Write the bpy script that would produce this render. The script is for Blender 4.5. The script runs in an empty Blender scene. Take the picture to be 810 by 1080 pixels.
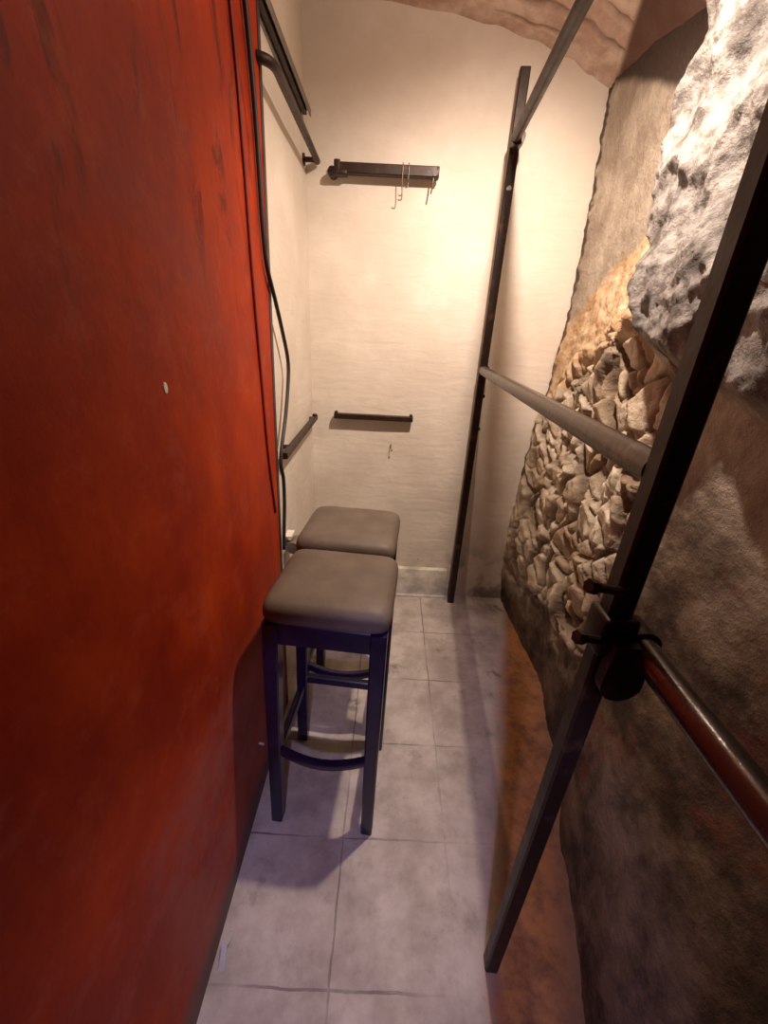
import bpy, bmesh, math, random
from mathutils import Vector, Matrix, noise

C = bpy.context.scene.collection
scene = bpy.context.scene
random.seed(4)

# ------------------------------------------------------------------ camera
cam_data = bpy.data.cameras.new('camera')
cam = bpy.data.objects.new('camera', cam_data)
C.objects.link(cam)
up = Vector((47, 925, 420)).normalized()
fw = Vector((9.7, 190.4, -420))
fw = (fw - up * fw.dot(up)).normalized()
rt = fw.cross(up)
cam.matrix_world = Matrix((rt, fw, up)).to_4x4()
cam.location = (0, 0, 1.5)
cam_data.sensor_fit = 'VERTICAL'
cam_data.sensor_height = 36.0
cam_data.lens = 420 / 1080 * 36.0
cam_data.clip_start = 0.02
scene.camera = cam

# ------------------------------------------------------------------ world, lights, exposure
w = bpy.data.worlds.new('world')
scene.world = w
w.use_nodes = True
w.node_tree.nodes['Background'].inputs[0].default_value = (0.55, 0.5, 0.62, 1)
w.node_tree.nodes['Background'].inputs[1].default_value = 0.012


def spot(name, loc, target, energy, col, angle, blend, radius):
    d = bpy.data.lights.new(name, 'SPOT')
    d.energy = energy
    d.color = col
    d.spot_size = math.radians(angle)
    d.spot_blend = blend
    d.shadow_soft_size = radius
    o = bpy.data.objects.new(name, d)
    C.objects.link(o)
    o.location = loc
    o.rotation_euler = (Vector(target) - Vector(loc)).to_track_quat('-Z', 'Y').to_euler()
    return o


# warm lamp under the vault above the rack, violet-blue lamp from the passage behind the viewer
spot('warm_lamp', (0.355, 1.12, 2.42), (0.50, 2.00, 0.65), 114, (1.0, 0.805, 0.67), 140, 1.0, 0.022)
spot('violet_lamp', (-0.02, -0.50, 1.75), (0.10, 0.80, 0.0), 47, (0.60, 0.50, 1.0), 43, 0.35, 0.03)

d = bpy.data.lights.new('warm_fill', 'POINT')  # added fill point that lifts the ceiling and upper back wall
d.energy = 8.5
d.color = (1.0, 0.76, 0.60)
d.shadow_soft_size = 0.03
o = bpy.data.objects.new('warm_fill', d)
C.objects.link(o)
o.location = (0.30, 1.15, 2.40)

vs = scene.view_settings
scene.display_settings.display_device = 'sRGB'
vs.view_transform = 'Standard'
vs.look = 'None'
vs.gamma = 1
vs.exposure = 0.0
vs.use_curve_mapping = False


# ------------------------------------------------------------------ material helpers
class NT:
    def __init__(self, name):
        self.m = bpy.data.materials.new(name)
        self.m.use_nodes = True
        self.t = self.m.node_tree
        self.b = self.t.nodes['Principled BSDF']
        self.co = self.n('ShaderNodeTexCoord').outputs['Object']

    def n(self, kind, **kw):
        o = self.t.nodes.new(kind)
        for k, v in kw.items():
            setattr(o, k, v)
        return o

    def l(self, a, b):
        self.t.links.new(a, b)

    def setin(self, node, key, v):
        if hasattr(v, 'is_output'):
            self.l(v, node.inputs[key])
        else:
            node.inputs[key].default_value = v

    def noise(self, scale, detail=5, rough=0.6, stretch=None, dist=0.0):
        t = self.n('ShaderNodeTexNoise')
        t.inputs['Scale'].default_value = scale
        t.inputs['Detail'].default_value = detail
        t.inputs['Roughness'].default_value = rough
        t.inputs['Distortion'].default_value = dist
        if stretch:
            mp = self.n('ShaderNodeMapping')
            mp.inputs['Scale'].default_value = stretch
            self.l(self.co, mp.inputs['Vector'])
            self.l(mp.outputs[0], t.inputs['Vector'])
        else:
            self.l(self.co, t.inputs['Vector'])
        return t.outputs['Fac']

    def ramp(self, v, a, b, lo=0.0, hi=1.0):
        r = self.n('ShaderNodeMapRange', interpolation_type='SMOOTHSTEP')
        self.setin(r, 'Value', v)
        r.inputs['From Min'].default_value = a
        r.inputs['From Max'].default_value = b
        r.inputs['To Min'].default_value = lo
        r.inputs['To Max'].default_value = hi
        return r.outputs['Result']

    def math(self, op, a, b=0.0, c=0.0):
        x = self.n('ShaderNodeMath', operation=op)
        self.setin(x, 0, a)
        self.setin(x, 1, b)
        self.setin(x, 2, c)
        return x.outputs[0]

    def mix(self, fac, a, b):
        x = self.n('ShaderNodeMix', data_type='RGBA')
        self.setin(x, 0, fac)
        self.setin(x, 6, a if hasattr(a, 'is_output') else (*a, 1))
        self.setin(x, 7, b if hasattr(b, 'is_output') else (*b, 1))
        return x.outputs[2]

    def xyz(self):
        s = self.n('ShaderNodeSeparateXYZ')
        self.l(self.co, s.inputs[0])
        return s.outputs

    def attr(self, name):
        a = self.n('ShaderNodeAttribute')
        a.attribute_name = name
        return a.outputs['Fac']

    def bump(self, h, strength, dist):
        b = self.n('ShaderNodeBump')
        b.inputs['Strength'].default_value = strength
        b.inputs['Distance'].default_value = dist
        self.l(h, b.inputs['Height'])
        self.l(b.outputs[0], self.b.inputs['Normal'])

    def done(self, col, rough=0.6, metal=0.0, spec=None):
        self.setin(self.b, 'Base Color', col if hasattr(col, 'is_output') else (*col, 1))
        self.setin(self.b, 'Roughness', rough)
        self.setin(self.b, 'Metallic', metal)
        if spec is not None:
            self.b.inputs['Specular IOR Level'].default_value = spec
        return self.m


def mat_white_wall():
    t = NT('cream_painted_masonry')
    x, y, z = t.xyz()
    n1 = t.noise(3.5, 6)
    n2 = t.noise(9, 4, 0.6, (1, 1, 3.0), 0.6)
    col = t.mix(t.ramp(n1, 0.35, 0.7), (0.70, 0.62, 0.52), (0.80, 0.73, 0.63))
    # damp grey green staining low down on the right
    damp = t.math('MULTIPLY', t.ramp(z, 0.55, 0.03), t.ramp(t.noise(7, 6), 0.42, 0.62))
    damp = t.math('MULTIPLY', damp, t.ramp(x, 0.05, 0.5, 0.25, 1))
    col = t.mix(damp, col, (0.26, 0.24, 0.19))
    spots = t.math('MULTIPLY', t.ramp(t.noise(38, 2), 0.68, 0.74), t.ramp(z, 0.6, 0.1))
    col = t.mix(spots, col, (0.12, 0.10, 0.09))
    # low-relief brick courses under many coats of paint, mostly in the lower half
    wob = t.noise(2.2, 3)
    cz = t.math('SINE', t.math('ADD', t.math('MULTIPLY', z, 78.0), t.math('MULTIPLY', wob, 9.0)))
    course = t.math('MULTIPLY', t.ramp(cz, -1.0, -0.4), t.ramp(z, 1.9, 1.1))
    course = t.math('MULTIPLY', course, t.ramp(t.noise(4, 3), 0.42, 0.6))
    h = t.math('ADD', t.math('MULTIPLY', n2, 1.0), t.math('MULTIPLY', course, 0.22))
    t.bump(h, 0.22, 0.012)
    return t.done(col, 0.62, 0, 0.3)


def mat_red():
    t = NT('worn_red_paint')
    x, y, z = t.xyz()
    n1 = t.noise(4, 6, 0.65)
    n2 = t.noise(5, 6, 0.7, (1, 3.2, 0.8), 0.7)
    col = t.mix(t.ramp(n1, 0.3, 0.72), (0.32, 0.020, 0.002), (0.52, 0.056, 0.006))
    scuff = t.math('MULTIPLY', t.ramp(n2, 0.53, 0.64), t.ramp(z, 1.3, 1.8))
    col = t.mix(t.math('MULTIPLY', scuff, 0.75), col, (0.10, 0.010, 0.006))
    streak = t.ramp(t.noise(5, 7, 0.75, (1, 1.6, 0.5)), 0.40, 0.70)
    col = t.mix(t.math('MULTIPLY', streak, 0.45), col, (0.24, 0.010, 0.003))
    chalk = t.math('MULTIPLY', t.ramp(t.noise(11, 7, 0.75), 0.5, 0.68), 0.30)
    col = t.mix(chalk, col, (0.52, 0.11, 0.06))
    # scuffed paint low on the board, with violet light painted in as pink
    low = t.math('ADD', z, t.math('MULTIPLY', t.noise(6, 5), 0.25))
    worn = t.math('MULTIPLY', t.ramp(low, 0.84, 0.66), t.ramp(t.noise(9, 7, 0.75), 0.25, 0.6))  # mask for the scuffs and the painted violet light
    worn = t.math('MULTIPLY', worn, t.ramp(t.math('ADD', y, t.math('MULTIPLY', n1, 0.2)), 0.38, 0.55))
    col = t.mix(t.math('MULTIPLY', worn, 0.6), col, (0.38, 0.13, 0.11))
    low_grey = t.ramp(low, 0.27, 0.17)  # greyer towards the foot of the board
    col = t.mix(t.math('MULTIPLY', low_grey, 0.85), col, (0.13, 0.10, 0.09))
    t.bump(t.math('ADD', n1, t.math('MULTIPLY', t.noise(40, 4), 0.3)), 0.35, 0.006)
    return t.done(col, t.ramp(n1, 0.3, 0.7, 0.5, 0.68), 0, 0.18)


def mat_floor():
    t = NT('worn_stone_tiles')
    x, y, z = t.xyz()

    def line(c, off, wob):
        v = t.math('SUBTRACT', c, off)
        v = t.math('DIVIDE', v, 0.330)
        v = t.math('FRACT', t.math('ADD', v, 40.5))
        return t.math('ABSOLUTE', t.math('SUBTRACT', v, 0.5))
    wob = t.math('MULTIPLY', t.math('SUBTRACT', t.noise(9, 3), 0.5), 0.012)
    lx = line(t.math('ADD', x, wob), -0.078, wob)
    ly = line(t.math('ADD', y, wob), 0.409, wob)
    d = t.math('MINIMUM', lx, ly)
    e0 = t.math('SUBTRACT', x, t.math('MULTIPLY', y, 0.28))
    grout = t.math('MULTIPLY', t.math('MULTIPLY', t.ramp(d, 0.011, 0.004), t.ramp(e0, 0.12, -0.1, 0.1, 1.0)), t.ramp(t.noise(3.1, 3), 0.35, 0.6, 0.12, 0.9))
    n1 = t.noise(5, 6, 0.65)
    col = t.mix(t.ramp(n1, 0.32, 0.68), (0.36, 0.305, 0.25), (0.60, 0.54, 0.455))
    col = t.mix(t.math('MULTIPLY', t.ramp(t.noise(14, 7, 0.75), 0.5, 0.72), 0.5), col, (0.27, 0.21, 0.18))
    # dark spills
    sp = t.math('MULTIPLY', t.ramp(t.noise(5.5, 5, 0.65, None, 0.35), 0.575, 0.68), t.ramp(y, 0.9, 1.4, 0.35, 1.0))
    col = t.mix(t.math('MULTIPLY', sp, 0.75), col, (0.10, 0.08, 0.075))
    col = t.mix(t.math('MULTIPLY', grout, 0.9), col, (0.12, 0.10, 0.09))
    # ochre dirt beside the rough wall, with warm bounce light painted in as orange
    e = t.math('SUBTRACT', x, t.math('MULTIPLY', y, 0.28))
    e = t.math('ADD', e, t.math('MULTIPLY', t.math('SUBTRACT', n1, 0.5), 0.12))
    rust_tint = t.ramp(e, 0.17, 0.25)  # mask for the ochre dirt and the painted bounce light
    ochre_glow = t.mix(t.ramp(t.noise(10, 7, 0.75), 0.36, 0.62), (0.17, 0.060, 0.020), (0.42, 0.16, 0.035))
    col = t.mix(t.math('MULTIPLY', rust_tint, 0.92), col, ochre_glow)
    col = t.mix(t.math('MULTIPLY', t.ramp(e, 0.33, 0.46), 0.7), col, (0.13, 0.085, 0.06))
    t.bump(t.math('SUBTRACT', t.math('MULTIPLY', n1, 0.35), t.math('MULTIPLY', grout, 0.8)), 0.4, 0.008)
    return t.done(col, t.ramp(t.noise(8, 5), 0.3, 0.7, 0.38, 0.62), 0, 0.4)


def mat_rough_wall():
    t = NT('rubble_and_old_plaster')
    n1 = t.noise(6, 7, 0.65)
    n2 = t.noise(22, 6, 0.7)
    plaster = t.mix(t.ramp(n1, 0.35, 0.68), (0.30, 0.24, 0.18), (0.50, 0.43, 0.34))
    stone = t.mix(t.ramp(n1, 0.38, 0.62), (0.50, 0.40, 0.28), (0.80, 0.70, 0.54))
    stone = t.mix(t.attr('tone'), stone, (0.44, 0.31, 0.19))
    stone = t.mix(t.math('MULTIPLY', t.attr('crack'), 0.75), stone, (0.085, 0.055, 0.035))
    ochre = t.mix(t.ramp(t.noise(9, 6, 0.7, (1, 1, 2.5)), 0.35, 0.65), (0.46, 0.28, 0.14), (0.70, 0.53, 0.35))
    grey = t.mix(t.ramp(t.noise(11, 7, 0.7), 0.35, 0.62), (0.09, 0.078, 0.07), (0.34, 0.315, 0.29))
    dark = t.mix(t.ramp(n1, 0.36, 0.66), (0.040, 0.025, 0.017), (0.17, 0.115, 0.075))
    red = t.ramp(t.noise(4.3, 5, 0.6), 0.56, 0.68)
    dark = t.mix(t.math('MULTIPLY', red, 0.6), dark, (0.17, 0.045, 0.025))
    col = t.mix(t.attr('rubble'), plaster, stone)
    col = t.mix(t.attr('ochre'), col, ochre)
    col = t.mix(t.attr('rock'), col, grey)
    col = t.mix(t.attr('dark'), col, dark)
    col = t.mix(t.math('MULTIPLY', t.attr('shade_seam'), 0.95), col, (0.038, 0.022, 0.016))  # painted shade of the recess and the dark corner gap
    h = t.math('ADD', t.math('MULTIPLY', n2, 0.7), n1)
    h = t.math('ADD', h, t.math('MULTIPLY', t.noise(70, 5, 0.75), 0.35))
    t.bump(h, 0.7, 0.02)
    return t.done(col, 0.68, 0, 0.3)


def mat_ceiling():
    t = NT('old_brick_vault')
    n1 = t.noise(8, 6, 0.65)
    col = t.mix(t.ramp(n1, 0.35, 0.65), (0.54, 0.38, 0.30), (0.78, 0.64, 0.54))
    col = t.mix(t.math('MULTIPLY', t.attr('crack'), 0.6), col, (0.12, 0.07, 0.05))
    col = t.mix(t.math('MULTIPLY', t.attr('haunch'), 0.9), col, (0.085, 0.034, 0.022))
    t.bump(t.math('ADD', n1, t.math('MULTIPLY', t.noise(35, 5, 0.7), 0.5)), 0.6, 0.015)
    return t.done(col, 0.8, 0, 0.2)


def mat_metal(name, dark, rust_tint, amt, rough, metal):
    t = NT(name)
    n1 = t.noise(18, 6, 0.7)
    col = t.mix(t.ramp(n1, 0.62 - amt, 0.85 - amt), dark, rust_tint)
    t.bump(t.noise(60, 4), 0.2, 0.003)
    return t.done(col, t.ramp(n1, 0.3, 0.7, rough, rough + 0.15), metal)


def mat_plain(name, col, rough, metal=0.0, var=0.25, scale=30, bump=0.1):
    t = NT(name)
    n1 = t.noise(scale, 4)
    c2 = tuple(min(1, c * (1 + var)) for c in col)
    c1 = tuple(c * (1 - var) for c in col)
    t.bump(n1, bump, 0.003)
    return t.done(t.mix(t.ramp(n1, 0.35, 0.65), c1, c2), rough, metal)


def mat_seat():
    t = NT('grey_brown_leatherette')
    n1 = t.noise(7, 5)
    n2 = t.noise(160, 2)
    col = t.mix(t.ramp(n1, 0.32, 0.7), (0.115, 0.088, 0.068), (0.165, 0.13, 0.10))
    t.bump(n2, 0.25, 0.002)
    return t.done(col, 0.55, 0, 0.4)


M = dict(
    white=mat_white_wall(), red=mat_red(), floor=mat_floor(), rough=mat_rough_wall(), ceil=mat_ceiling(),
    iron=mat_metal('dark_brown_iron', (0.030, 0.015, 0.010), (0.11, 0.052, 0.032), 0.10, 0.38, 0.35),
    tube=mat_metal('worn_steel_tube', (0.10, 0.075, 0.06), (0.25, 0.19, 0.15), 0.15, 0.28, 0.75),
    shiny=mat_metal('polished_steel_tube', (0.15, 0.13, 0.12), (0.10, 0.07, 0.05), 0.12, 0.16, 0.7),
    grey=mat_metal('dull_grey_steel', (0.22, 0.20, 0.18), (0.34, 0.31, 0.28), 0.15, 0.4, 0.6),
    wood=mat_plain('black_lacquered_wood', (0.013, 0.007, 0.032), 0.28, 0, 0.3, 14, 0.05),
    seat=mat_seat(),
    cable=mat_plain('black_cable_sheath', (0.030, 0.020, 0.018), 0.5, 0, 0.2),
    redcable=mat_plain('red_painted_cable', (0.20, 0.014, 0.006), 0.5, 0, 0.2),
    edge=mat_plain('dark_board_edge', (0.055, 0.030, 0.035), 0.5, 0, 0.3),
    bolt=mat_plain('bright_screw', (0.55, 0.52, 0.48), 0.3, 0.8, 0.15),
    chip=mat_plain('white_plastic', (0.80, 0.76, 0.66), 0.5, 0, 0.05),
    glint=mat_plain('glint_white', (0.93, 0.92, 0.90), 0.3, 0.3, 0.02),
    skirt=mat_plain('dirty_white_skirting', (0.62, 0.58, 0.50), 0.55, 0, 0.3, 9, 0.2),
    wire=mat_plain('thin_steel_wire', (0.22, 0.17, 0.13), 0.35, 0.8, 0.2),
)


# ------------------------------------------------------------------ mesh helpers
def obj(name, bm, mat, parent=None, smooth=False, auto=None):
    bmesh.ops.recalc_face_normals(bm, faces=bm.faces[:])
    me = bpy.data.meshes.new(name)
    bm.to_mesh(me)
    bm.free()
    me.materials.append(M[mat])
    if smooth or auto:
        for p in me.polygons:
            p.use_smooth = True
    if auto:
        me.set_sharp_from_angle(angle=math.radians(auto))
    o = bpy.data.objects.new(name, me)
    C.objects.link(o)
    if parent:
        o.parent = parent
    return o


def thing(name, label, cat, loc=(0, 0, 0), rz=0.0, group=None):
    o = bpy.data.objects.new(name, None)
    o.empty_display_size = 0.1
    C.objects.link(o)
    o.location = loc
    o.rotation_euler = (0, 0, rz)
    return tag(o, label, cat, group)


def tag(o, label, cat, group=None):
    o['label'] = label
    o['category'] = cat
    if group:
        o['group'] = group
    return o


def struct(o):
    o['kind'] = 'structure'
    return o


def add_box(bm, lo, hi, bev=0.0, seg=2, mat=None):
    r = bmesh.ops.create_cube(bm, size=1)
    vs_ = r['verts']
    lo, hi = Vector(lo), Vector(hi)
    for v in vs_:
        v.co = Vector(((v.co.x + .5) * (hi.x - lo.x) + lo.x, (v.co.y + .5) * (hi.y - lo.y) + lo.y, (v.co.z + .5) * (hi.z - lo.z) + lo.z))
    if bev:
        es = list({e for v in vs_ for e in v.link_edges})
        r2 = bmesh.ops.bevel(bm, geom=es, offset=bev, segments=seg, affect='EDGES', profile=0.5)
        vs_ = list({v for f in r2['faces'] for v in f.verts} | {v for v in vs_ if v.is_valid})
    if mat is not None:
        bmesh.ops.transform(bm, matrix=mat, verts=vs_)
    return vs_


def frame_of(d):
    d = d.normalized()
    ref = Vector((0, 0, 1)) if abs(d.z) < 0.95 else Vector((0, 1, 0))
    a = d.cross(ref).normalized()
    return a, d.cross(a).normalized()


def add_tube(bm, pts, r, seg=14, caps=True, rads=None):
    pts = [Vector(p) for p in pts]
    rings = []
    a = b = None
    for i, p in enumerate(pts):
        if i == 0:
            d = pts[1] - pts[0]
        elif i == len(pts) - 1:
            d = pts[-1] - pts[-2]
        else:
            d = (pts[i + 1] - p).normalized() + (p - pts[i - 1]).normalized()
        d.normalize()
        if a is None:
            a, b = frame_of(d)
        else:
            a = (a - d * a.dot(d)).normalized()
            b = d.cross(a)
        rr = rads[i] if rads else r
        rings.append([bm.verts.new(p + (a * math.cos(2 * math.pi * k / seg) + b * math.sin(2 * math.pi * k / seg)) * rr) for k in range(seg)])
    for r0, r1 in zip(rings, rings[1:]):
        for k in range(seg):
            bm.faces.new((r0[k], r0[(k + 1) % seg], r1[(k + 1) % seg], r1[k]))
    if caps:
        bm.faces.new(rings[0])
        bm.faces.new(rings[-1])


def add_bar(bm, p0, p1, w0, w1=None, h0=None, bev=0.003, xdir=None):
    """rectangular bar between two points, with chamfered long edges (8-sided section)"""
    p0, p1 = Vector(p0), Vector(p1)
    w1 = w1 or w0
    h0 = h0 or w0
    h1 = h0 * w1 / w0
    d = (p1 - p0).normalized()
    if xdir:
        a = Vector(xdir)
        a = (a - d * a.dot(d)).normalized()
        b = d.cross(a)
    else:
        a, b = frame_of(d)
    rings = []
    for p, w_, h_ in ((p0, w0, h0), (p1, w1, h1)):
        x, y = w_ / 2, h_ / 2
        sec = [(x - bev, y), (-x + bev, y), (-x, y - bev), (-x, -y + bev), (-x + bev, -y), (x - bev, -y), (x, -y + bev), (x, y - bev)]
        rings.append([bm.verts.new(p + a * s + b * t_) for s, t_ in sec])
    for k in range(8):
        bm.faces.new((rings[0][k], rings[0][(k + 1) % 8], rings[1][(k + 1) % 8], rings[1][k]))
    bm.faces.new(rings[0])
    bm.faces.new(rings[1])


def smooth_path(pts, n=8):
    pts = [Vector(p) for p in pts]
    P = [pts[0] * 2 - pts[1]] + pts + [pts[-1] * 2 - pts[-2]]
    out = []
    for i in range(1, len(P) - 2):
        p0, p1, p2, p3 = P[i - 1:i + 3]
        for k in range(n):
            t = k / n
            out.append(0.5 * ((2 * p1) + (p2 - p0) * t + (2 * p0 - 5 * p1 + 4 * p2 - p3) * t * t + (3 * p1 - p0 - 3 * p2 + p3) * t ** 3))
    out.append(pts[-1])
    return out


def sst(a, b, x):
    t = max(0.0, min(1.0, (x - a) / (b - a)))
    return t * t * (3 - 2 * t)


def interp(tab, x):
    if x <= tab[0][0]:
        return tab[0][1]
    for (x0, y0), (x1, y1) in zip(tab, tab[1:]):
        if x <= x1:
            t = (x - x0) / (x1 - x0)
            t = t * t * (3 - 2 * t)
            return y0 + (y1 - y0) * t
    return tab[-1][1]


def grid_mesh(name, us, vs_, fn, mat, attrs=()):
    """fn(u, v) -> (Vector, dict of attribute values)"""
    verts, vals = [], {a: [] for a in attrs}
    for u in us:
        for v in vs_:
            p, at = fn(u, v)
            verts.append(p)
            for a in attrs:
                vals[a].append(at.get(a, 0.0))
    nv = len(vs_)
    faces = [(i * nv + j, (i + 1) * nv + j, (i + 1) * nv + j + 1, i * nv + j + 1) for i in range(len(us) - 1) for j in range(nv - 1)]
    me = bpy.data.meshes.new(name)
    me.from_pydata(verts, [], faces)
    for a in attrs:
        at = me.attributes.new(a, 'FLOAT', 'POINT')
        at.data.foreach_set('value', vals[a])
    me.materials.append(M[mat])
    for p in me.polygons:
        p.use_smooth = True
    o = bpy.data.objects.new(name, me)
    C.objects.link(o)
    return o


def arange(a, b, step):
    n = max(1, round((b - a) / step))
    return [a + (b - a) * i / n for i in range(n + 1)]


# ------------------------------------------------------------------ the room
XL = -0.395          # face of the left wall
YB = 2.08            # face of the back wall
Y0 = -1.3            # where the passage is cut off behind the viewer

bm = bmesh.new()
add_box(bm, (-0.6, Y0, -0.12), (1.15, 2.3, 0.0))
struct(obj('floor', bm, 'floor'))

RIGHT_EDGE = [(0.0, 0.76), (0.25, 0.735), (0.5, 0.725), (0.8, 0.735), (1.05, 0.752), (1.35, 0.79), (1.65, 0.808), (2.05, 0.80), (2.3, 0.785), (2.45, 0.775)]
FOOT = [(-0.5, 0.53), (0.3, 0.54), (0.7, 0.63), (1.05, 0.735), (1.5, 0.79), (2.0, 0.755), (2.2, 0.755)]
VAULT = [(-0.6, 2.66), (-0.35, 2.63), (-0.08, 2.592), (0.12, 2.572), (0.31, 2.546), (0.46, 2.512), (0.606, 2.468), (0.70, 2.425), (0.76, 2.39), (0.80, 2.37)]

# back wall: a solid panel with slightly uneven face
def f_back(x, z):
    n = noise.fractal(Vector((x * 3, 3.1, z * 3)), 1, 2, 3)
    return Vector((x, YB + n * 0.004, z)), {}
wb = struct(grid_mesh('wall_back', arange(-0.6, 1.15, 0.02), arange(-0.05, 2.85, 0.02), f_back, 'white'))
sol = wb.modifiers.new('thickness', 'SOLIDIFY')
sol.thickness = 0.15
sol.offset = -1

def f_left(y, z):
    n = noise.fractal(Vector((7.3, y * 3, z * 3)), 1, 2, 3)
    return Vector((XL + n * 0.003, y, z)), {}
wl = struct(grid_mesh('wall_left', arange(Y0, 2.12, 0.03), arange(-0.05, 2.9, 0.03), f_left, 'white'))
sol = wl.modifiers.new('thickness', 'SOLIDIFY')
sol.thickness = 0.15
sol.offset = -1


# right wall: smooth plaster recess high at the back, ochre ledge, loose rubble, a grey rock bulge nearer
LEDGE = [(1.2, 2.02), (1.43, 1.94), (1.73, 1.80), (2.03, 1.585), (2.2, 1.50)]

def f_right(y, z):
    foot = interp(FOOT, y)
    e = interp(RIGHT_EDGE, z)
    back = sst(1.55, 2.06, y)
    body = 0.78 * (1 - back) + e * back
    lowmix = sst(0.0, 0.75, z)
    x = foot * (1 - lowmix) + body * lowmix
    L = interp(LEDGE, y)
    nlow = noise.fractal(Vector((0.0, y * 2.3, z * 2.3)), 1, 2, 4)
    Ln = L + 0.03 * nlow
    niche = sst(Ln - 0.34, Ln, z)
    x += niche * 0.05 * sst(2.08, 1.6, y)
    # the bulge of grey rock
    edge = 1.44 + 0.05 * noise.noise(Vector((z * 4, 1.7, 0.3))) - 0.16 * sst(1.95, 1.45, z)
    rock = sst(edge + 0.025, edge - 0.03, y) * sst(1.44 + 0.05 * nlow, 1.54 + 0.05 * nlow, z + 0.25 * (1.25 - y) * (y < 1.25))
    rn = noise.hetero_terrain(Vector((3.3, y * 6 + z * 4, z * 6 - y * 3)), 0.9, 2.1, 5, 0.6)
    rr = noise.ridged_multi_fractal(Vector((8.1, y * 5 + z * 3.2, z * 4.5 - y * 2.5)), 0.85, 2.2, 5, 1.0, 2.0)
    x -= rock * (0.062 + 0.014 * rn + 0.024 * rr)
    # loose rubble
    rub = sst(0.10, 0.36, z + 0.25 * nlow + 0.35 * (y - 1.65)) * (1 - sst(Ln - 0.36, Ln - 0.24, z)) * sst(0.98, 1.16, y + 0.22 * nlow + 0.3 * (z - 0.9) * (z < 0.9)) * (1 - rock)
    wx = 0.035 * noise.noise(Vector((0.3, y * 7, z * 7)))
    wz = 0.035 * noise.noise(Vector((4.3, y * 7, z * 7)))
    stone = 1.0
    fac = 0.0
    for k, (fy, fz, tilt, step) in enumerate(((5.0, 3.8, 0.095, 0.030), (11.0, 8.0, 0.050, 0.012))):
        q = Vector((0.2 + k * 7, (y + wx) * fy, (z + wz) * fz))
        d, pts = noise.voronoi(q)
        rv = noise.cell_vector(pts[0] * 9.7)
        dd = q - pts[0]
        tone = rv.z if k == 0 else 0.6 * tone + 0.4 * rv.y
        fac += step * rv.x + tilt * (rv.y * 1.2 - 0.6) * dd.y + tilt * (0.9 * rv.z - 0.2) * dd.z
        stone *= sst(0.0, 0.13, d[1] - d[0]) * (1 - 0.35 * k) + 0.35 * k
    fine = noise.fractal(Vector((1.0, y * 22, z * 22)), 0.9, 2.1, 4)
    rid = noise.ridged_multi_fractal(Vector((2.0, y * 6, z * 5)), 0.9, 2.1, 4, 1.0, 2.0)
    g2 = sst(0.3, 1.2, rid)
    x -= rub * (fac - 0.030 * (1 - stone) + 0.010 * (rid - 1.0) + 0.0055 * fine)
    ochre = sst(Ln - 0.50, Ln - 0.32, z + 0.10 * nlow) * (1 - sst(Ln - 0.04, Ln + 0.02, z)) * (1 - rock) * sst(1.1, 1.3, y)
    x -= ochre * 0.006 * fine
    # hand-thrown plaster everywhere else
    x -= (1 - rub) * (0.012 * nlow + 0.004 * fine * (1 - 0.6 * niche))
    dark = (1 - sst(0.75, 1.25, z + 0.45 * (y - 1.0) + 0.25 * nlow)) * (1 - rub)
    shade_seam = sst(-0.035, 0.0, z - 2.16 - 0.40 * (y - 1.45) + 0.03 * nlow) * niche * (1 - rock)  # shade under the vault edge, painted onto the recess plaster
    shade_seam = max(shade_seam, 0.9 * sst(2.045, 2.062, y + 0.02 * fine) * sst(0.55, 0.9, z + 0.2 * nlow))  # dark gap where the wall meets the back wall
    if y > 1.95:      # meet the back wall along its uneven edge
        t = sst(1.95, 2.08, y)
        x = x * (1 - t) + (e + 0.008 * fine) * t
    return Vector((x, y, z)), dict(rubble=rub, crack=1 - stone * (0.65 + 0.35 * g2), ochre=ochre, rock=rock, dark=dark, shade_seam=shade_seam, tone=0.75 * sst(0.35, 0.8, tone))

ys = arange(Y0, 0.3, 0.05) + arange(0.3, 0.9, 0.012)[1:] + arange(0.9, 2.11, 0.0065)[1:]
zs = arange(-0.03, 2.6, 0.0075)
wr = struct(grid_mesh('wall_right', ys, zs, f_right, 'rough', ('rubble', 'crack', 'ochre', 'rock', 'dark', 'shade_seam', 'tone')))

# shallow brick vault with a steep brown haunch on the right
def f_ceil(y, u):
    # u runs 0..1 from left to right, last part is the haunch
    if u < 0.8:
        x = -0.6 + u / 0.8 * 1.32
        z = interp(VAULT, x)
        h = 0.0
    else:
        t = (u - 0.8) / 0.2
        x = 0.72 + t * 0.14
        z = 2.415 - 0.06 * t
        h = 0.0
    rise = 0.26 * (YB - y) * sst(0.25, 0.80, u) * (1 - sst(0.84, 1.0, u)) if y > 0.9 else 0.26 * (YB - 0.9) * sst(0.25, 0.80, u) * (1 - sst(0.84, 1.0, u))
    z += rise
    xs = 0.795 - (YB - y) * 0.28
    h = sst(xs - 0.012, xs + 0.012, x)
    n = noise.fractal(Vector((x * 9, y * 9, 4.4)), 0.9, 2.1, 4)
    row = math.floor((y + 0.012 * noise.noise(Vector((x * 3, y * 3, 0)))) / 0.072)
    fr = (y + 0.012 * noise.noise(Vector((x * 3, y * 3, 0)))) / 0.072 - row
    g = sst(0.0, 0.16, min(fr, 1 - fr))
    g = 1 - (1 - g) * sst(-0.15, 0.35, noise.noise(Vector((x * 4, y * 7, 2.2))) + 0.5 * (x - 0.3)) * (1 - h)
    k = sst(1.98, 2.06, y)
    z -= (0.012 * g + 0.010 * n) * (1 - 0.8 * k)
    return Vector((x, y, z)), dict(crack=1 - g, haunch=h)
cl = struct(grid_mesh('ceiling', arange(Y0, 1.2, 0.06) + arange(1.2, 2.10, 0.009)[1:], arange(0, 1, 0.0065), f_ceil, 'ceil', ('crack', 'haunch')))

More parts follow.
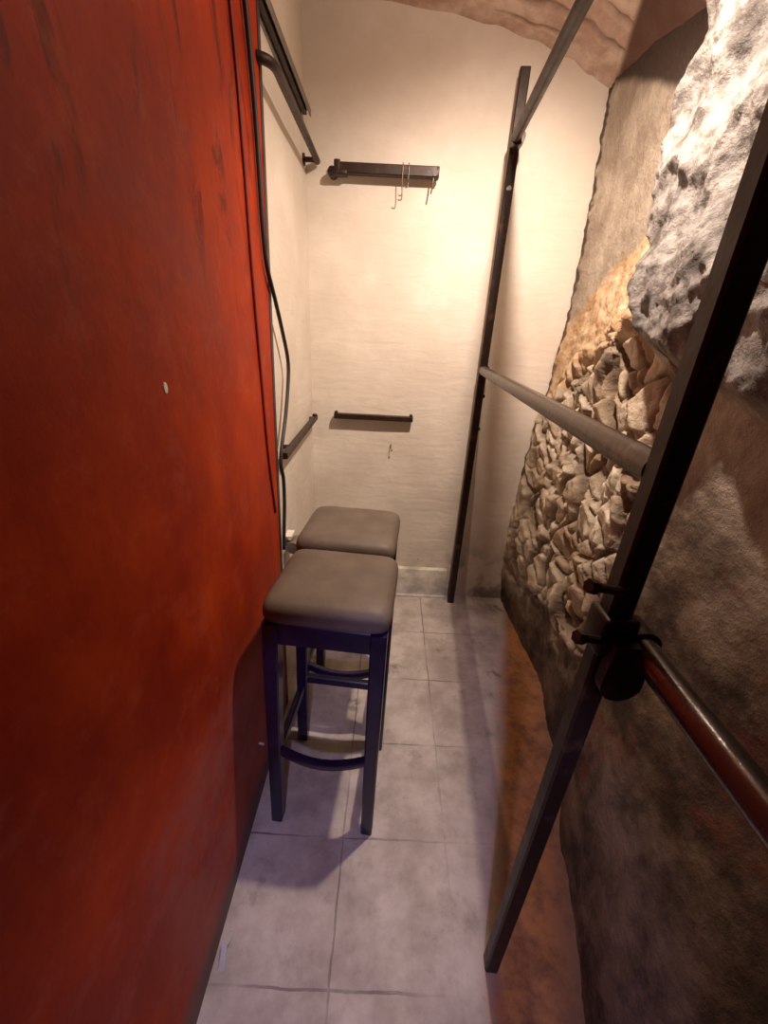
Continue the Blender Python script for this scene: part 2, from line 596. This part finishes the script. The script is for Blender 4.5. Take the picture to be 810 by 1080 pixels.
# red painted board covering the nearer half of the left wall, with its dark edge trim
def slab(y0b, y0t, y1b, y1t, xf, mat, name):
    bm = bmesh.new()
    q = [(y0b, 0.0), (y1b, 0.0), (y1t, 2.62), (y0t, 2.62)]
    a = [bm.verts.new((XL - 0.02, y, z)) for y, z in q]
    b = [bm.verts.new((xf, y, z)) for y, z in q]
    bm.faces.new(a)
    bm.faces.new(b)
    for k in range(4):
        bm.faces.new((a[k], a[(k + 1) % 4], b[(k + 1) % 4], b[k]))
    return struct(obj(name, bm, mat))


slab(Y0, Y0, 1.218, 1.438, -0.379, 'red', 'wall_near_left')
slab(1.218, 1.438, 1.240, 1.460, -0.377, 'edge', 'trim_1')

# low skirting along the back wall, left of the rack
bm = bmesh.new()
add_box(bm, (XL - 0.01, 2.052, 0.0), (0.40, 2.10, 0.20), 0.004, 2)
add_box(bm, (XL - 0.01, 2.047, 0.0), (0.40, 2.10, 0.018), 0.003, 2)
struct(obj('baseboard_back', bm, 'skirt', auto=40))


# ------------------------------------------------------------------ garment rack (posts and rails)
rack = thing('garment_rack', 'tall dark iron rack of two posts and three round rails along the rough stone wall', 'clothes rack', (0.342, 0.47, 0))
rx, ry = 0.342, 0.47


def P(x, y, z):
    return (x - rx, y - ry, z)


def rail_x(y):
    return 0.342 + (y - 0.47) * (0.095 / 1.57)


ra = math.atan2(0.095, 1.57)
xd = (math.cos(ra), -math.sin(ra), 0)
bm = bmesh.new()
add_bar(bm, P(0.340, 0.47, 0), P(0.340, 0.47, 2.45), 0.034, bev=0.004, xdir=xd)
obj('post', bm, 'iron', rack)['label'] = 'near iron post'
bm = bmesh.new()
add_bar(bm, P(0.437, 2.025, 0), P(0.437, 2.025, 2.405), 0.038, bev=0.004, xdir=xd)
far_post = obj('post', bm, 'iron', rack)
far_post['label'] = 'far iron post against the cream wall'

bm = bmesh.new()
add_tube(bm, [P(rail_x(1.995) - 0.006, 1.995, 2.190), P(rail_x(-0.6), -0.6, 2.19)], 0.019, 20)
obj('rail', bm, 'iron', rack, auto=40)['label'] = 'top rail'
bm = bmesh.new()
add_tube(bm, [P(rail_x(2.01), 2.01, 1.352), P(rail_x(0.485), 0.485, 1.356)], 0.021, 20)
obj('rail', bm, 'tube', rack, auto=40)['label'] = 'worn middle rail'
bm = bmesh.new()
add_tube(bm, [P(0.380, 0.505, 1.102), P(0.372, -0.6, 1.102)], 0.0210, 24)
obj('rail', bm, 'shiny', rack, auto=40)['label'] = 'shiny lower rail'

# clamp with two bolts and a rounded plate on the near post
bm = bmesh.new()
add_box(bm, P(0.316, 0.444, 1.085), P(0.366, 0.496, 1.150), 0.006, 3)
add_tube(bm, [P(0.380, 0.492, 1.102), P(0.380, 0.448, 1.102)], 0.0275, 20)
add_box(bm, P(0.352, 0.452, 1.082), P(0.384, 0.488, 1.122), 0.005, 2)
clamp = obj('clamp', bm, 'iron', rack, auto=40)
for dz, l in ((0.065, 0.050), (-0.02, 0.045)):
    bm = bmesh.new()
    add_tube(bm, [P(0.33, 0.452, 1.13 + dz), P(0.33 - l, 0.442, 1.13 + dz + 0.012)], 0.0065, 10)
    add_tube(bm, [P(0.33 - l + 0.004, 0.4425, 1.13 + dz + 0.011), P(0.33 - l - 0.008, 0.4405, 1.13 + dz + 0.0145)], 0.010, 6)
    obj('bolt', bm, 'iron', clamp)
# bracket plate: rounded tongue pointing down
bm = bmesh.new()
out = [(-0.022, 0.0), (0.022, 0.0), (0.034, -0.060)]
out += [(0.004 + 0.030 * math.cos(a), -0.070 + 0.030 * math.sin(a)) for a in [-i * math.pi / 10 for i in range(0, 11)]]
y_a, y_b = 0.428, 0.447
fa = [bm.verts.new(P(0.352 + a, y_a, 1.118 + b)) for a, b in out]
fb = [bm.verts.new(P(0.352 + a, y_b, 1.118 + b)) for a, b in out]
bm.faces.new(fa)
bm.faces.new(fb)
for k in range(len(out)):
    bm.faces.new((fa[k], fa[(k + 1) % len(out)], fb[(k + 1) % len(out)], fb[k]))
obj('bracket_plate', bm, 'iron', rack)

# coupling where the top rail meets the far post, and screws
bm = bmesh.new()
add_tube(bm, [P(rail_x(2.01) + 0.004, 2.01, 2.19), P(rail_x(1.955) + 0.002, 1.955, 2.19)], 0.026, 16)
obj('clamp', bm, 'iron', rack, auto=40)
bm = bmesh.new()
add_tube(bm, [P(0.440, 2.006, 1.352), P(0.438, 1.988, 1.352)], 0.026, 16)
obj('clamp', bm, 'iron', rack, auto=40)
bm = bmesh.new()
add_tube(bm, [P(0.436, 2.007, 2.045), P(0.436, 1.998, 2.045)], 0.011, 14, rads=[0.011, 0.008])
obj('screw', bm, 'bolt', rack, auto=30)['label'] = 'bright round screw head'
for z in (1.235, 1.075):
    bm = bmesh.new()
    add_tube(bm, [P(0.452, 2.012, z), P(0.452, 1.998, z)], 0.009, 12)
    obj('bolt', bm, 'iron', rack, auto=30)


# ------------------------------------------------------------------ wall rails
def wall_bar_back(label, x0, x1, z, s, yfront, group=None, tilt=0.0):
    t = thing('wall_rail', label, 'rail', ((x0 + x1) / 2, YB, z), 0.0)
    L = (x1 - x0) / 2
    yc = yfront - YB
    bm = bmesh.new()
    add_bar(bm, (-L, yc, tilt), (L, yc, -tilt), s, bev=0.003, xdir=(0, 0, 1))
    obj('bar', bm, 'iron', t)
    return t, L, yc


t, L, yc = wall_bar_back('dark iron bar high on the cream back wall, with wire hooks hung over it', -0.268, 0.148, 2.092, 0.036, 2.040)
bm = bmesh.new()
add_tube(bm, [(-L - 0.012, 0.0, -0.012), (-L - 0.012, yc - 0.012, -0.012)], 0.017, 14)
add_box(bm, (-L - 0.03, yc - 0.020, -0.026), (-L + 0.05, yc + 0.018, -0.006), 0.006, 2)
add_box(bm, (-L - 0.004, yc - 0.019, -0.015), (-L + 0.022, yc + 0.019, 0.026), 0.005, 2)
obj('bracket', bm, 'iron', t, auto=40)
bm = bmesh.new()
add_tube(bm, [(L - 0.012, 0.0, -0.004), (L - 0.012, yc - 0.021, -0.004)], 0.012, 14)
add_box(bm, (L - 0.006, yc - 0.019, -0.020), (L + 0.005, yc + 0.019, 0.018), 0.003, 2)
obj('bracket', bm, 'iron', t, auto=40)

t, L, yc = wall_bar_back('thin black iron bar at waist height on the cream back wall', -0.278, 0.122, 1.098, 0.027, 2.046)
for s in (-1, 1):
    bm = bmesh.new()
    add_tube(bm, [(s * (L - 0.012), 0.0, 0.0), (s * (L - 0.012), yc - 0.014, 0.0)], 0.009, 12)
    add_box(bm, (s * (L - 0.010) - 0.008, yc - 0.012, 0.010), (s * (L - 0.010) + 0.008, yc + 0.012, 0.024), 0.004, 2)
    obj('bracket', bm, 'iron', t, auto=40)

# left wall, waist height
t = thing('wall_rail', 'brown iron bar at waist height on the left wall beside the back corner', 'rail', (XL, 1.72, 1.085))
bm = bmesh.new()
add_bar(bm, (0.026, -0.335, -0.012), (0.026, 0.295, 0.006), 0.024, bev=0.003, xdir=(0, 0, 1))
obj('bar', bm, 'iron', t)
for s in (-0.24, 0.275):
    bm = bmesh.new()
    add_tube(bm, [(0.0, s, 0.012 * s), (0.022, s, 0.012 * s)], 0.008, 12)
    if s > 0:
        add_box(bm, (0.015, s - 0.010, 0.012), (0.038, s + 0.010, 0.026), 0.004, 2)
    obj('bracket', bm, 'iron', t, auto=40)

# left wall, high: a round dark tube and above it a grey angle track
t = thing('wall_rail', 'round dark tube high on the left wall, just under a grey angle track', 'rail', (XL, 1.70, 2.116))
bm = bmesh.new()
add_tube(bm, smooth_path([(0.0, -0.318, 0), (0.018, -0.316, 0), (0.040, -0.300, 0), (0.052, -0.265, 0), (0.052, -0.20, 0)], 5) + [Vector((0.052, 0.355, 0))], 0.0125, 18)
obj('tube', bm, 'iron', t, auto=40)
for s in (0.33,):
    bm = bmesh.new()
    add_tube(bm, [(0.0, s, -0.004), (0.052, s, -0.004)], 0.009, 12)
    add_tube(bm, [(0.0, s, -0.004), (0.006, s, -0.004)], 0.020, 14)
    obj('bracket', bm, 'iron', t, auto=40)

t = thing('angle_track', 'grey steel angle track high on the left wall above the round tube', 'track', (XL, 1.60, 2.218))
bm = bmesh.new()
add_box(bm, (0.0, -0.19, 0.008), (0.005, 0.425, 0.044), 0.001, 1)
add_box(bm, (0.0, -0.62, 0.040), (0.036, 0.425, 0.044), 0.001, 1)
add_box(bm, (0.032, -0.62, 0.022), (0.036, 0.425, 0.044), 0.001, 1)
obj('angle', bm, 'grey', t)
bm = bmesh.new()
add_box(bm, (0.008, -0.19, 0.018), (0.024, 0.405, 0.038), 0.003, 2)
obj('channel', bm, 'iron', t)

# stub of pipe low on the left wall behind the stools
t = thing('pipe_stub', 'short grey pipe stub on the left wall beside the rear stool', 'pipe', (XL, 1.40, 0.70))
bm = bmesh.new()
add_tube(bm, [(0.040, -0.03, 0.0), (0.040, 0.055, -0.01)], 0.024, 18)
add_tube(bm, [(0.0, 0.02, -0.004), (0.036, 0.02, -0.004)], 0.012, 14)
obj('pipe', bm, 'grey', t, auto=40)
bm = bmesh.new()
add_box(bm, (0.0, 0.005, 0.026), (0.030, 0.065, 0.034), 0.002, 2)
obj('cap', bm, 'chip', t)['label'] = 'white cap ledge'


# ------------------------------------------------------------------ cables on the red board's edge
pts = [(-0.369, 1.272, 2.190), (-0.369, 1.278, 2.150), (-0.369, 1.290, 2.073), (-0.369, 1.301, 1.958), (-0.369, 1.301, 1.845), (-0.369, 1.301, 1.741), (-0.369, 1.316, 1.654), (-0.369, 1.380, 1.576), (-0.369, 1.452, 1.482), (-0.369, 1.506, 1.390),
       (-0.369, 1.490, 1.310), (-0.369, 1.428, 1.204), (-0.369, 1.360, 1.120), (-0.369, 1.330, 1.060), (-0.369, 1.352, 1.000), (-0.369, 1.346, 0.908), (-0.369, 1.318, 0.808), (-0.369, 1.300, 0.735)]
bm = bmesh.new()
add_tube(bm, smooth_path(pts, 6), 0.0066, 10)
tag(obj('electric_cable', bm, 'cable', smooth=True), 'loose black cable sagging down the edge of the red board', 'cable')
pts = [(-0.3755, 1.186, 2.190), (-0.3755, 1.190, 2.112), (-0.3755, 1.198, 2.001), (-0.3755, 1.200, 1.835), (-0.3755, 1.198, 1.618), (-0.3755, 1.207, 1.356), (-0.3755, 1.217, 1.126), (-0.3755, 1.250, 0.911)]
bm = bmesh.new()
add_tube(bm, smooth_path(pts, 6), 0.0038, 8)
tag(obj('electric_cable', bm, 'redcable', smooth=True), 'thin red-painted cable running straight down the red board', 'cable')

bm = bmesh.new()
ring0 = [bm.verts.new((-0.3795, 0.690 + 0.0065 * math.cos(k * math.pi / 8), 1.396 + 0.010 * math.sin(k * math.pi / 8))) for k in range(16)]
ring1 = [bm.verts.new((-0.3775, 0.690 + 0.0055 * math.cos(k * math.pi / 8), 1.396 + 0.009 * math.sin(k * math.pi / 8))) for k in range(16)]
bm.faces.new(ring1)
bm.faces.new(ring0)
for k in range(16):
    bm.faces.new((ring0[k], ring0[(k + 1) % 16], ring1[(k + 1) % 16], ring1[k]))
tag(obj('wall_plug', bm, 'chip'), 'tiny white wall plug stuck in the red board', 'wall plug')


# ------------------------------------------------------------------ hooks on the back wall
def hook_curve(h, r):
    pts = [(0, 0.024, -0.014), (0, 0.022, 0.010), (0, 0.006, 0.0225), (0, -0.018, 0.0225), (0, -0.0235, 0.006), (0, -0.024, -0.03)]
    pts += [(0, -0.024 + 0.002, -h + r)]
    pts += [(0.0 - r + r * math.cos(a), -0.024, -h + r * math.sin(a)) for a in [-i * math.pi / 6 for i in range(1, 6)]]
    return smooth_path(pts, 5)


for i, (x, h, rz, lab) in enumerate(((0.006, 0.078, 0.0, 'left one of two thin wire hooks hung over the high back bar'),
                                     (0.030, 0.050, 0.2, 'shorter wire hook right of its twin on the high back bar'))):
    bm = bmesh.new()
    add_tube(bm, hook_curve(h, 0.008), 0.0019, 8)
    o = tag(obj('wire_hook', bm, 'wire', smooth=True), lab, 'hook', 'wire hooks on the high bar')
    o.location = (x, 2.040, 2.092)
bm = bmesh.new()
add_tube(bm, smooth_path([(0, 0.012, -0.016), (0, -0.012, -0.017), (0.0, -0.016, -0.03), (-0.003, -0.014, -0.055), (-0.006, -0.012, -0.072)], 5), 0.003, 8, rads=None)
o = tag(obj('wire_hook', bm, 'wire', smooth=True), 'thin bent wire dangling from the right end of the high back bar', 'hook', 'wire hooks on the high bar')
o.location = (0.131, 2.040, 2.092)

bm = bmesh.new()
add_tube(bm, smooth_path([(0, 0.045, 0.0), (0, 0.012, 0.0), (0.001, 0.002, -0.006), (0.0, 0.002, -0.022), (0.004, -0.004, -0.030), (0.009, -0.006, -0.020)], 5), 0.0024, 8)
o = tag(obj('wall_hook', bm, 'wire', smooth=True), 'tiny bare screw hook in the cream wall below the thin black bar', 'hook')
o.location = (0.018, 2.055, 0.955)


# ------------------------------------------------------------------ bar stools
def make_stool(label):
    t = thing('bar_stool', label, 'bar stool', group='black wooden bar stools')
    ox, oy = 0.014, 0.022                       # seat sits a touch off the centre of the feet
    # cushion from stacked rounded-square rings
    bm = bmesh.new()
    prof = [(0.030, 0.802), (0.009, 0.803), (0.002, 0.809), (0.000, 0.820), (0.000, 0.836), (0.003, 0.848), (0.010, 0.858), (0.022, 0.865), (0.050, 0.870), (0.09, 0.8725), (0.13, 0.8735)]
    n = 64
    rings = []
    for ins, z in prof:
        r = []
        for k in range(n):
            a = 2 * math.pi * k / n
            c, s = math.cos(a), math.sin(a)
            ex = 2 / 9.0
            hx, hy = 0.170 - ins, 0.157 - ins
            x = math.copysign(abs(c) ** ex, c) * hx
            y = math.copysign(abs(s) ** ex, s) * hy
            r.append(bm.verts.new((x + ox, y + oy, z)))
        rings.append(r)
    for r0, r1 in zip(rings, rings[1:]):
        for k in range(n):
            bm.faces.new((r0[k], r0[(k + 1) % n], r1[(k + 1) % n], r1[k]))
    bm.faces.new(rings[-1])
    bm.faces.new(rings[0])
    obj('seat_cushion', bm, 'seat', t, smooth=True)
    top = lambda sx, sy: Vector((sx * 0.142 + ox, sy * 0.136 + oy, 0.802))
    bot = lambda sx, sy: Vector((sx * 0.150, sy * 0.146, 0.0))

    def at(sx, sy, z):
        a, b = bot(sx, sy), top(sx, sy)
        return a + (b - a) * (z / 0.802)
    for sx in (-1, 1):
        for sy in (-1, 1):
            bm = bmesh.new()
            add_bar(bm, bot(sx, sy), top(sx, sy), 0.037, 0.043, bev=0.004, xdir=(1, 0, 0))
            obj('leg', bm, 'wood', t)
    for (a, b) in (((-1, -1), (1, -1)), ((-1, 1), (1, 1)), ((-1, -1), (-1, 1)), ((1, -1), (1, 1))):
        bm = bmesh.new()
        add_bar(bm, at(*a, 0.767), at(*b, 0.767), 0.070, h0=0.024, bev=0.003, xdir=(0, 0, 1))
        obj('apron', bm, 'wood', t)
    # bowed front footrest
    a, b = at(-1, -1, 0.328), at(1, -1, 0.328)
    pts = []
    for k in range(11):
        u = k / 10
        p = a.lerp(b, u)
        bow = math.sin(u * math.pi)
        pts.append(p + Vector((0, -0.022 * bow, -0.018 * bow)))
    bm = bmesh.new()
    for p, q in zip(pts, pts[1:]):
        pass
    rings = []
    for p in pts:
        sec = [(-0.011, 0.010), (-0.007, 0.016), (0.007, 0.016), (0.011, 0.010), (0.011, -0.010), (0.007, -0.016), (-0.007, -0.016), (-0.011, -0.010)]
        rings.append([bm.verts.new(p + Vector((0, u_, v_))) for u_, v_ in sec])
    for r0, r1 in zip(rings, rings[1:]):
        for k in range(8):
            bm.faces.new((r0[k], r0[(k + 1) % 8], r1[(k + 1) % 8], r1[k]))
    bm.faces.new(rings[0])
    bm.faces.new(rings[-1])
    obj('footrest', bm, 'wood', t, auto=50)
    for (a, b, z) in (((-1, 1), (1, 1), 0.318), ((-1, -1), (-1, 1), 0.285), ((1, -1), (1, 1), 0.285)):
        bm = bmesh.new()
        add_bar(bm, at(*a, z), at(*b, z), 0.034, h0=0.022, bev=0.004, xdir=(0, 0, 1))
        obj('stretcher', bm, 'wood', t)
    return t


def copy_tree(o, parent=None):
    c = o.copy()
    C.objects.link(c)
    if parent:
        c.parent = parent
    for ch in list(o.children):
        copy_tree(ch, c)
    return c


stool = make_stool('nearer bar stool with grey-brown padded seat and black wooden legs')
rear = copy_tree(stool)
rear['label'] = 'rear bar stool tucked behind the nearer one, only its padded seat in clear view'
stool.location = (-0.141, 0.925, 0)
stool.rotation_euler = (0, 0, math.radians(-5))
rear.location = (-0.130, 1.268, 0)
rear.rotation_euler = (0, 0, math.radians(-5))

# bright stub added to give a glint on the near left leg
bm = bmesh.new()
add_tube(bm, [(-0.170, -0.150, 0.36), (-0.184, -0.153, 0.366)], 0.004, 10)
o = obj('screw', bm, 'bolt', stool)  # added glint stub, shares the rack's screw metal
o['label'] = 'small bright stub added as a glint on the leg'

# white scrap added for a glint at the foot of the red board
bm = bmesh.new()
q = [(0, 0, 0.001), (0.014, 0.002, 0.001), (0.012, 0.040, 0.026), (-0.002, 0.044, 0.030), (0.016, 0.072, 0.004), (0.002, 0.074, 0.006)]
v = [bm.verts.new(p) for p in q]
bm.faces.new((v[0], v[1], v[2], v[3]))
bm.faces.new((v[3], v[2], v[4], v[5]))
bmesh.ops.solidify(bm, geom=bm.faces[:], thickness=0.0012)
o = tag(obj('glint_scrap', bm, 'glint'), 'small white scrap added as a glint on the floor against the red board', 'scrap')
o.location = (-0.362, 0.43, 0.0)
